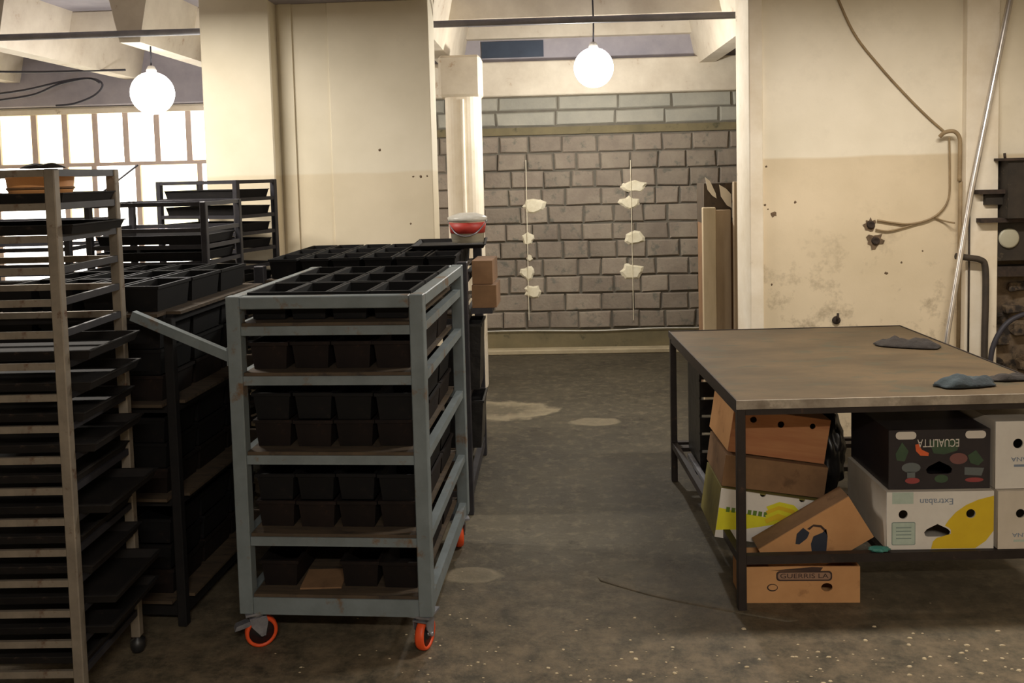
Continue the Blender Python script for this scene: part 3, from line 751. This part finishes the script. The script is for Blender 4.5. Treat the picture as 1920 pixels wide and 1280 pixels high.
# ------------------------------------------------------------------ work table
TB = empty('work_table', (.688, 3.295, 0), math.radians(2.2)); tag(TB, 'large steel-legged work table with a greasy brown top', 'table')
TW, TD, TH = 1.26, 1.475, .82
MB().box(0.006, 0.006, TH - .022, TW - .006, TD - .006, TH).build('table_top', M['tabletop'], TB)
e = MB(); e.box(0, 0, TH - .03, TW, .0055, TH + .004); e.build('front_edge', M['tableedge'], TB)
MB().box(0, .006, TH - .03, .0055, TD - .006, TH + .004).build('side_edge', M['tleg'], TB)
MB().box(TW - .0055, .006, TH - .03, TW, TD - .006, TH + .004).build('side_edge', M['tleg'], TB)
MB().box(0, TD - .0055, TH - .03, TW, TD, TH + .004).build('back_edge', M['tleg'], TB)
L_ = .032
for x in (.004, TW - L_ - .004):
    for y in (.007, TD - L_ - .007):
        MB().box(x, y, 0, x + L_, y + L_, TH - .0225).build('leg', M['tleg'], TB, bevel=.002)
for y in (.01, TD - .04): MB().box(L_ + .005, y, TH - .055, TW - L_ - .005, y + .03, TH - .0225).build('apron_rail', M['tleg'], TB)
for x in (.007, TW - .035): MB().box(x, L_ + .009, TH - .055, x + .028, TD - L_ - .009, TH - .0225).build('apron_rail', M['tleg'], TB)
SH = .218
for y in (.01, TD - .04): MB().box(L_ + .005, y, SH - .034, TW - L_ - .005, y + .03, SH).build('lower_rail', M['tleg'], TB)
for x in (.007, TW - .035): MB().box(x, L_ + .009, SH - .034, x + .028, TD - L_ - .009, SH).build('lower_rail', M['tleg'], TB)
for k in range(3):
    y = .62 + k*.36
    MB().box(.036, y, SH - .022, TW - .036, y + .05, SH - .0005).build('cross_slat', M['tleg'], TB)
for x in (.56, .98): MB().box(x, .041, SH - .022, x + .04, .6195, SH - .0005).build('cross_slat', M['tleg'], TB)
MB().bar((.05, TD - .3, SH + .012), (.05, .55, SH + .012), .022).build('loose_bar', M['zinc'], TB)

cloth('rag', 'dark crumpled rag at the back of the work table', (1.715, 4.27, .8245), -.35, .30, .15, .045, M['rag'], 1.0)
cloth('rag', 'blue-grey crumpled rag near the front of the work table', (1.625, 3.50, .8245), .15, .24, .12, .045, M['ragb'], 2.3)
cloth('rag', 'dark rag end beside the blue-grey rag on the table', (1.83, 3.57, .8245), .05, .18, .07, .028, M['rag'], 8.1)

# ------------------------------------------------------------------ cartons under the table
# d: floor carton, open top
d = carton('banana_carton', 'brown cardboard carton with two holes on the floor under the table', (.722, 3.372, 0.0), (0, 0, .0), .452, .18, .145, M['card'],
           holes=[ell(.325, .062, .022, .017)], open_top=True)
decal(d, 'label_frame', rrect(.130, .088, .345, .128, .014), M['inkd'])
decal(d, 'label_field', rrect(.136, .094, .339, .122, .011), M['inkl'], .0012)
lettering(d, 'GUERRIS LA', .237, .108, .026, M['inkd'], .185, lift=.002)
decal(d, 'torn_print', [(.11, .130), (.30, .128), (.31, .142), (.27, .144), (.2, .138)], M['inkd'])
decal(d, 'ring_print', ell(.115, .062, .021, .015), M['inkd']); decal(d, 'ring_centre', ell(.116, .063, .017, .011), M['card'], .0012)
# e: tilted brown carton with a navy mark, its low corner down in the open floor carton
th = math.radians(-31)
e_ = carton('banana_carton', 'brown carton tipped on its corner with a navy blue print', (.893, 3.42, .03), (0, math.radians(-31), 0), .41, .115, .19, M['card'], mi=M['cardd'])
e_.rotation_euler = (0, math.radians(-31), 0)
def rotp(pts, cx, cz, a, k=1.0):
    return [(cx + k*(x*math.cos(a) - z*math.sin(a)), cz + k*(x*math.sin(a) + z*math.cos(a))) for x, z in pts]
ba = math.radians(-31)          # print stands upright while the carton is tipped
lc = (.205, .105)
decal(e_, 'print_body', rotp([(-.005, .02), (.03, .035), (.045, .05), (.05, .02), (.045, -.04), (.02, -.052), (-.012, -.04), (-.015, -.01)], *lc, ba), M['inkb'])
decal(e_, 'print_leaf', rotp([(-.075, -.01), (-.07, .03), (-.045, .055), (-.02, .035), (-.03, .012), (-.06, -.012)], *lc, ba), M['inkb'])
decal(e_, 'print_stem', rotp([(-.03, .05), (-.005, .068), (.025, .065), (.045, .045), (.05, .02), (.042, .035), (.022, .056), (-.005, .06), (-.02, .046)], *lc, ba), M['inkd'])
# f: white and yellow banana carton behind the front leg
f_ = carton('banana_carton', 'white carton with yellow banana print leaning behind the front table leg', (.65, 3.56, .187), (0, math.radians(8.5), 0), .44, .33, .205, M['white'], mi=M['olive'], notches=[(.17, .013), (.33, .013)])
decal(f_, 'banana_band', [(.0, .03), (.0, .125), (.10, .115), (.19, .11), (.24, .125), (.26, .095), (.2, .075), (.1, .045)], M['lemon'])
for k in range(4):
    a0 = .018*k
    decal(f_, 'banana', [(.19, .155 - a0), (.24, .182 - a0*.9), (.30, .176 - a0), (.345, .14 - a0*.8), (.365, .09 - a0*.3), (.345, .085 - a0*.3), (.325, .125 - a0*.9), (.28, .155 - a0), (.235, .16 - a0), (.2, .14 - a0)], M['lemon'] if k % 2 == 0 else M['yellow'], .0012 + .0006*k)
for k in range(9):
    decal(f_, 'green_lettering', [(.03 + .022*k, .112), (.045 + .022*k, .112), (.045 + .022*k, .132), (.03 + .022*k, .132)], M['green'], .0016)
# h: dark brown carton on f, g: reddish carton on h
h_ = carton('carton', 'dull brown carton wedged between the white banana box and the reddish carton', (.685, 3.585, .393), (0, math.radians(8), 0), .42, .34, .13, M['cardd'])
g_ = carton('carton', 'reddish brown carton with three holes on top of the pile under table', (.715, 3.60, .532), (0, math.radians(9), .03), .40, .36, .185, M['cardr'], mi=M['card'], holes=[ell(.085, .145, .014, .013), ell(.20, .14, .014, .014), ell(.33, .15, .012, .012)])
def blob(name, label, cat, loc, sx, sy, sz, m, seed, amp=.25, fr=3.0):
    bm = bmesh.new(); bmesh.ops.create_icosphere(bm, subdivisions=4, radius=1)
    for v in bm.verts:
        q = v.co.copy(); k = 1 + amp*noise.noise(q*fr + Vector((seed, 0, 0))) + amp*.5*noise.noise(q*fr*2.7 + Vector((0, seed, 0)))
        v.co = Vector((q.x*k*sx, q.y*k*sy, max(q.z*k, -.86)*sz))
    for f in bm.faces: f.smooth = True
    me = bpy.data.meshes.new(name); bm.to_mesh(me); bm.free(); me.materials.append(m)
    o = link(name, me); o.location = loc
    return tag(o, label, cat)
blob('plastic_bag', 'black plastic sheet bunched on the reddish carton under the table', 'bag', (.985, 3.76, .716), .15, .13, .036, M['bag'], 3.0).rotation_euler = (0, math.radians(9), 0)
blob('plastic_bag', 'black rubbish bag slumped between the cartons under the table', 'bag', (1.205, 3.99, .425), .09, .2, .225, M['bag'], 9.0)
o = MB().prism([(0, 0), (.035, .012), (.05, -.004), (.055, -.03), (.03, -.02), (.012, -.012)], .004).build('torn_paper', M['film']); o.location = (1.045, 3.61, .735); tag(o, 'torn whitish scrap above the reddish carton', 'scrap')
o = blob('rag', 'small teal scrap on the lower rail between brown and white cartons', 'scrap', (1.235, 3.34, .228), .04, .02, .010, M['teal'], 4.0)
# crate deep under the table
cr = tag(empty('plastic_crate', (.715, 4.28, SH)), 'black crate at the back left under the table', 'crate')
for k in range(6): MB().box(0, 0, .012 + k*.088, .34, .012, .086 + k*.088).build('slat', M['bag'], cr)
for x in (0, .328): MB().box(x, .0125, 0, x + .012, .36, .545).build('side_panel', M['bag'], cr)
MB().box(.0125, .0125, 0, .3275, .36, .012).build('base', M['bag'], cr)

# a: white and yellow carton, printing upside down
ha = .226
cup = lambda cx, cz: [(cx - .046, cz - .022), (cx - .036, cz - .026), (cx + .036, cz - .026), (cx + .046, cz - .022), (cx + .05, cz - .008), (cx + .04, cz + .004), (cx + .008, cz + .02), (cx, cz + .024), (cx - .008, cz + .02), (cx - .04, cz + .004), (cx - .05, cz - .008)]
a_ = carton('banana_carton', 'white carton with a yellow arc and upside-down lettering on lower rail', (1.268, 3.352, SH + .001), (0, 0, math.radians(1)), .405, .42, ha, M['white'], mi=M['whiteb'],
            holes=[ell(.062, .138, .0175, .0175), ell(.318, .138, .0175, .0175), cup(.192, .075)])
Mh = lambda pts: pts
arc = [(.165 + .0, 0.002)]
arc += [(.40 - .235*math.cos(t_)*1.0, .002 + .205*math.sin(t_)) for t_ in [PI/2*k/14 for k in range(15)]]
arc += [(.4045, .207), (.4045, .07), (.375, .03), (.335, .002)]
# split the arc round the cut-outs so it stays clear of them
def decal_holes(parent, name, outer, holes, m, lift=.0006):
    cu = bpy.data.curves.new('d', 'CURVE'); cu.dimensions = '2D'; cu.fill_mode = 'FRONT'; cu.extrude = .0002
    for pts in [outer] + holes:
        s = cu.splines.new('POLY'); s.points.add(len(pts) - 1)
        for q, (x, z) in zip(s.points, pts): q.co = (x, z, 0, 1)
        s.use_cyclic_u = True
    co = bpy.data.objects.new('d', cu); C.objects.link(co)
    dg = bpy.context.evaluated_depsgraph_get(); me = bpy.data.meshes.new_from_object(co.evaluated_get(dg)); bpy.data.objects.remove(co)
    me.transform(Matrix.Translation((0, -lift, 0)) @ Matrix.Rotation(PI/2, 4, 'X')); me.materials.clear()
    return link(name, me, m, parent)
arc2 = [(.168, .002), (.175, .030), (.19, .045), (.2, .047), (.243, .06), (.243, .075), (.236, .083), (.22, .092), (.235, .115), (.262, .145), (.30, .172), (.345, .192), (.4045, .207), (.4045, .07), (.375, .03), (.335, .002)]
decal_holes(a_, 'yellow_arc', arc2, [ell(.318, .138, .0178, .0178)], M['yellow'])
decal(a_, 'stamp_panel', [(.02, .18), (.10, .18), (.10, .225), (.02, .225)], M['mint'])
decal(a_, 'stamp_frame', rrect(.018, .018, .108, .108, .006), M['greyink']); decal(a_, 'stamp_panel', rrect(.0205, .0205, .1055, .1055, .005), M['mint'], .0012)
for k in range(4): decal(a_, 'small_print', [(.034, .085 - .014*k), (.092, .085 - .014*k), (.092, .089 - .014*k), (.034, .089 - .014*k)], M['greyink'], .0018)
lettering(a_, 'Extraban', .188, .188, .034, M['bluegrey'], .125, flip=True)
# b: black printed carton on top
hb = .232
b_ = carton('banana_carton', 'black fruit carton with upside-down white lettering on the white yellow carton', (1.283, 3.375, SH + .001 + ha + .002), (0, 0, math.radians(1)), .385, .40, hb, M['blackc'], holes=[cup(.192, .085)])
for x in (.026, .290): decal(b_, 'white_slot', rrect(x, .196, x + .078, .226, .014), M['lettw'])
lettering(b_, 'ECUALITTA', .188, .182, .044, M['lettw'], .158, flip=True, lift=.0022)
decal(b_, 'orange_fruit', [(.10, .175), (.112, .178), (.125, .155), (.152, .142), (.15, .13), (.12, .132), (.103, .15)], M['orangei'], .0012)
decal(b_, 'leaf_print', [(.15, .19), (.27, .195), (.26, .15), (.21, .135), (.17, .14)], M['dgreen'])
decal(b_, 'leaf_print', [(.025, .14), (.05, .185), (.075, .15), (.06, .11), (.03, .115)], M['dgreen'])
decal(b_, 'leaf_print', [(.30, .13), (.33, .15), (.36, .11), (.34, .09), (.31, .10)], M['dgreen'])
decal(b_, 'fruit_print', ell(.265, .118, .034, .022), M['pinki'])
decal(b_, 'badge', ell(.085, .085, .036, .02), M['grey']); decal(b_, 'badge_foot', [(.07, .045), (.1, .045), (.1, .07), (.07, .07)], M['grey'])
decal(b_, 'red_print', ell(.09, .034, .028, .012), M['redi']); decal(b_, 'red_print', ell(.325, .034, .035, .009), M['redi'])
decal(b_, 'side_label', [(.288, .054), (.352, .05), (.362, .08), (.288, .084)], M['grey'])
decal(b_, 'leaf_print', ell(.2, .04, .026, .016), M['dgreen'])
# c: two pale cartons cut by the right edge
c1 = carton('banana_carton', 'cream carton on the lower rail at the right edge of the photo', (1.685, 3.352, SH + .001), (0, 0, math.radians(1.5)), .225, .40, ha, M['whiteb'], holes=[ell(.085, .138, .0175, .0175)])
lettering(c1, 'BANANA', .115, .055, .022, M['bluegrey'], .12, flip=True); decal(c1, 'small_print', [(.06, .028), (.16, .028), (.16, .036), (.06, .036)], M['mint'])
c2 = carton('banana_carton', 'white carton tilted on the cream carton at the right edge', (1.682, 3.37, SH + .001 + ha + .003), (0, math.radians(0), math.radians(1.5)), .225, .38, .262, M['white'], mi=M['whiteb'], holes=[ell(.085, .175, .019, .019)])
lettering(c2, 'BANANA', .12, .115, .024, M['bluegrey'], .12, flip=True); decal(c2, 'small_print', [(.07, .085), (.165, .085), (.165, .094), (.07, .094)], M['bluegrey'])

# ------------------------------------------------------------------ things on and against the right wall
P5 = lambda px, py, Y=5.44: at(px, py, Y)
tag(MB().tube(smooth_pts([P5(1560, -30), P5(1600, 60), P5(1650, 125), P5(1700, 180), P5(1740, 220), P5(1772, 248)], 6), .0075, 7).build('cable', M['cable']), 'thin cable sagging down the cream wall to the pipe bend', 'cable')
gp = tag(empty('conduit_bend', P5(1780, 250)), 'thin beige conduit bent over at the wall pilaster', 'pipe')
inv2 = Matrix.Translation(-Vector(P5(1780, 250)))
def part(b, name, m, root):
    o = b.build(name, m, root); o.data.transform(Matrix.Translation(-root.location)); return o
part(MB().tube(smooth_pts([P5(1762, 256, 5.40), P5(1772, 248, 5.38), P5(1788, 246, 5.37), P5(1798, 256, 5.37), P5(1800, 275, 5.37), P5(1799, 340, 5.37)], 6), .012, 9), 'bend', M['cable'], gp)
part(MB().tube(smooth_pts([P5(1780, 258, 5.42), P5(1781, 330, 5.43), P5(1779, 370, 5.43), P5(1765, 395, 5.43), P5(1740, 412, 5.43), P5(1700, 420, 5.435), P5(1645, 413, 5.435)], 6), .006, 8), 'wire', M['cable'], gp)
part(MB().tube(smooth_pts([P5(1745, 410, 5.435), P5(1700, 425, 5.435), P5(1665, 433, 5.435), P5(1642, 430, 5.435)], 6), .005, 8), 'wire', M['cable'], gp)
part(MB().tube(smooth_pts([P5(1750, 407, 5.435), P5(1770, 414, 5.43), P5(1790, 418, 5.385)], 6), .005, 8), 'wire', M['cable'], gp)
for px, py, lab in ((1632, 421, 'blackened round wall socket, upper of two'), (1641, 451, 'blackened round wall socket, lower of two')):
    s_ = tag(empty('wall_socket', P5(px, py, 5.448), rot=(PI/2, 0, 0)), lab, 'socket')
    MB().lathe([(.0, 0), (.025, 0), (.023, .014), (.018, .020), (.013, .014), (.0, .012)], 18).build('cap', M['soot'], s_)
    b = MB(); ring = [((.05 if py > 440 else .04)*rnd.uniform(.6, 1.25), 2*PI*k/16) for k in range(16)]
    b.bm.faces.new([b.bm.verts.new((q*math.cos(t_), q*math.sin(t_), .003)) for q, t_ in ring]); b.build('soot_ring', M['sootl'], s_)
hk = tag(empty('wall_hook', P5(1568, 600, 5.445)), 'small dark hook plate low on the cream wall', 'hook')
MB().lathe([(.0, 0), (.026, 0), (.024, .01), (.0, .014)], 12, Matrix.Rotation(PI/2, 4, 'X')).build('plate', M['soot'], hk)
MB().tube([(0, -.012, .0), (.004, -.02, .02), (.006, -.014, .045)], .008, 6).build('pin', M['soot'], hk)
# chips and pocks in the wall paint
def chip(px, py, Y, r, wall):
    p = at(px, py, Y); b = MB(); n_ = 9
    rim = [b.bm.verts.new((p.x + r*rnd.uniform(.5, 1.2)*math.cos(2*PI*k/n_), Y, p.z + r*rnd.uniform(.5, 1.2)*math.sin(2*PI*k/n_))) for k in range(n_)]
    c_ = b.bm.verts.new((p.x, Y - .004, p.z))
    for k in range(n_): b.bm.faces.new((rim[k], rim[(k+1) % n_], c_))
    b.build('paint_chip', M['sootl'], bpy.data.objects[wall])
for px, py, r in ((1452, 401, .022), (1437, 312, .008), (1434, 384, .008), (1491, 379, .01), (1440, 392, .006), (1447, 533, .008), (1690, 492, .008), (1662, 512, .012), (1730, 470, .006)): chip(px, py, YP - .001, r, 'wall_east')
for px, py, r in ((712, 281, .009), (775, 331, .007), (789, 331, .009), (801, 330, .008), (770, 419, .007)): chip(px, py, YP + .1235, r, 'wall_bay')
# aluminium pole
tag(MB().tube([(2.21, 5.17, 0.0), (2.33, 5.235, .715), (2.50, 5.33, 1.52), (2.735, 5.375, 2.64), (2.79, 5.38, 2.90)], [.016, .016, .018, .018, .018], 12).build('metal_pole', M['chrome']), 'shiny metal pole leaning against the wall beside the pilaster', 'pole')
# dark pipe elbow
tag(MB().tube(smooth_pts([P5(1792, 480, 5.335), P5(1815, 483, 5.335), P5(1838, 487, 5.34), P5(1847, 500, 5.34), P5(1848, 560, 5.34), P5(1846, 640, 5.34), P5(1844, 820, 5.34)], 6), .019, 10).build('elbow_pipe', M['hose']), 'dark elbow pipe standing before the pilaster', 'pipe')
tag(MB().tube([P5(1818, 380, 5.375), P5(1817, 480, 5.375), P5(1815, 700, 5.375)], .006, 6).build('cable', M['hose']), 'thin dark vertical cable on the pilaster', 'cable')
tag(MB().tube([P5(1801, 340, 5.375), P5(1800, 420, 5.375), P5(1796, 700, 5.375)], .012, 8).build('conduit', M['cable']), 'pale vertical conduit down the pilaster edge', 'pipe')
br = tag(empty('wall_bracket', P5(1850, 360, 5.38)), 'sooty bracket shelf above the pilaster ledge', 'shelf')
part(MB().box(2.545, 5.33, 1.505, 2.72, 5.39, 1.53), 'plate', M['soot'], br)
part(MB().box(2.60, 5.36, 1.44, 2.70, 5.39, 1.505), 'gusset', M['mach'], br)
lg = tag(MB().box(2.56, 5.33, 1.335, 3.05, 5.55, 1.36).build('ledge_board', M['soot']), 'thin dark ledge board at the right edge', 'shelf')
# sooty machine
mc = tag(empty('wall_machine', (2.80, 5.44, 1.37)), 'sooty dark burner unit with a round dial at the right edge', 'machine')
part(MB().box(2.70, 5.30, 1.36, 3.1, 5.45, 1.70), 'housing', M['mach'], mc)
part(MB().box(2.66, 5.28, 1.70, 3.1, 5.45, 1.715), 'hood', M['soot'], mc)
part(MB().box(2.68, 5.40, 1.10, 3.1, 5.55, 1.334), 'dial_box', M['mach'], mc)
part(MB().lathe([(.0, 0), (.06, 0), (.06, .012), (.05, .016), (.0, .014)], 24, Matrix.Translation((2.755, 5.40, 1.235)) @ Matrix.Rotation(PI/2, 4, 'X')), 'dial', M['dial'], mc)
part(MB().box(2.695, 5.42, 1.0, 3.1, 5.55, 1.06), 'lower_bar', M['soot'], mc)
part(MB().tube([(2.685, 5.31, 1.715), (2.682, 5.31, 1.745)], .008, 8), 'knob', M['soot'], mc)
# hose arc
tag(MB().tube(smooth_pts([P5(1852, 760, 5.30), P5(1856, 690, 5.28), P5(1862, 650, 5.28), P5(1880, 615, 5.28), P5(1905, 595, 5.28), P5(1940, 588, 5.28), P5(1990, 610, 5.28)], 6), .015, 9).build('hose', M['cabled']), 'black hose arching at the right edge behind the table', 'hose')
# loose stones in the crumbling wall
for k in range(34):
    x = rnd.uniform(2.72, 3.25); z_ = rnd.uniform(.05, .98); s_ = rnd.uniform(.03, .075)
    b = MB(); b.box(-s_*rnd.uniform(.8, 1.5), -.05, -s_*.6, s_*rnd.uniform(.8, 1.5), .02, s_*.6)
    for v in b.bm.verts: v.co += Vector((rnd.uniform(-.012, .012), rnd.uniform(-.015, .0), rnd.uniform(-.012, .012)))
    o = b.build('stone', M['stone'], bpy.data.objects['wall_niche'], bevel=.008); o.location = (x, YP + .10, z_)

# ------------------------------------------------------------------ far room things
for i, (x0, x1, zt_, m, y, lab) in enumerate(((1.093, 1.185, 1.42, M['sheet'], 6.32, 'pale narrow fibreboard sheet leaning beside the opening jamb'), (1.19, 1.30, 1.40, M['sheet2'], 6.36, 'brown fibreboard sheet between the pale sheet and the tall one'), (1.305, 1.55, 1.60, M['sheet2'], 6.28, 'tall brown fibreboard sheet against the jamb'))):
    tag(MB().box(x0, y, 0, x1, y + .05, zt_).build('board_sheet', m, bevel=.004), lab, 'board')
for pts, lab in (([(0, 0), (.035, -.03), (.075, -.12), (.08, -.155), (.05, -.135), (.015, -.09)], 'curled white paper strip above the pale fibreboard, left one'), ([(.0, .0), (.05, -.03), (.085, -.07), (.088, -.17), (.055, -.15), (.012, -.085)], 'white paper tag above the fibreboard, right one')):
    i = 0 if 'left' in lab else 1
    p = at((1322, 1348)[i], (332, 346)[i], 6.414)
    o = MB().prism(pts, .004).build('paper_strip', M['paper']); o.location = p; tag(o, lab, 'paper')
bc = carton('carton', 'dark brown carton behind the fibreboard sheets', (1.12, 6.42, 1.30), (0, 0, 0), .20, .3, .29, M['board'])
tag(MB().box(1.12, 6.45, 0, 1.40, 6.70, 1.299).build('plinth_stack', M['cardd']), 'stacked brown board behind the fibreboard sheets', 'board')
o = carton('carton', 'small mauve-brown carton high beside the jamb', (1.37, 6.28, 1.601), (0, 0, 0), .2, .12, .21, M['sheet2'])
# thin white cord along the plinth
tag(MB().tube(smooth_pts([(-1.0, YW - .085, .205), (-.3, YW - .085, .212), (.4, YW - .085, .20), (1.0, YW - .085, .215), (1.8, YW - .085, .205)], 6), .006, 6).build('cord', M['film']), 'thin pale cord lying along the top of the plinth', 'cord')

# ------------------------------------------------------------------ floor details
o = MB().tube(smooth_pts([(.17, 3.60, .0), (.4, 3.45, .0), (.62, 3.35, .0), (.9, 3.24, .0)], 6), [.004] + [.03]*17 + [.004], 8).build('floor_ridge', M['floor'])
o.scale = (1, 1, .18); tag(o, 'low ridge of screed on the floor before the table', 'ridge')
b = MB(); bm = b.bm
def flake(x, y, s):
    a = rnd.uniform(0, 6.28); n_ = 5; q = rnd.uniform(.4, .8)
    lo = []; hi = []
    for k in range(n_):
        t_ = a + 2*PI*k/n_; r_ = s*rnd.uniform(.7, 1.2)
        u, v = r_*math.cos(t_), r_*q*math.sin(t_)
        lo.append(bm.verts.new((x + u, y + v, .0005))); hi.append(bm.verts.new((x + u*.7, y + v*.7, s*.35)))
    bm.faces.new(hi)
    for k in range(n_): bm.faces.new((lo[k], lo[(k+1) % n_], hi[(k+1) % n_], hi[k]))
for k in range(420):
    x = rnd.uniform(-.1, 1.85); y = 2.62 + abs(rnd.gauss(0, .28))
    if rnd.random() > .35 + .35*x: continue
    flake(x, y, rnd.choice((.004, .005, .006, .008, .011)))
for k in range(70): flake(rnd.gauss(-.2, .35), 2.75 + abs(rnd.gauss(0, .35)), rnd.uniform(.003, .007))
o = b.build('dough_crumbs', M['flour']); tag(o, 'pale dough crumbs scattered over the foreground floor', 'crumbs', kind='stuff')
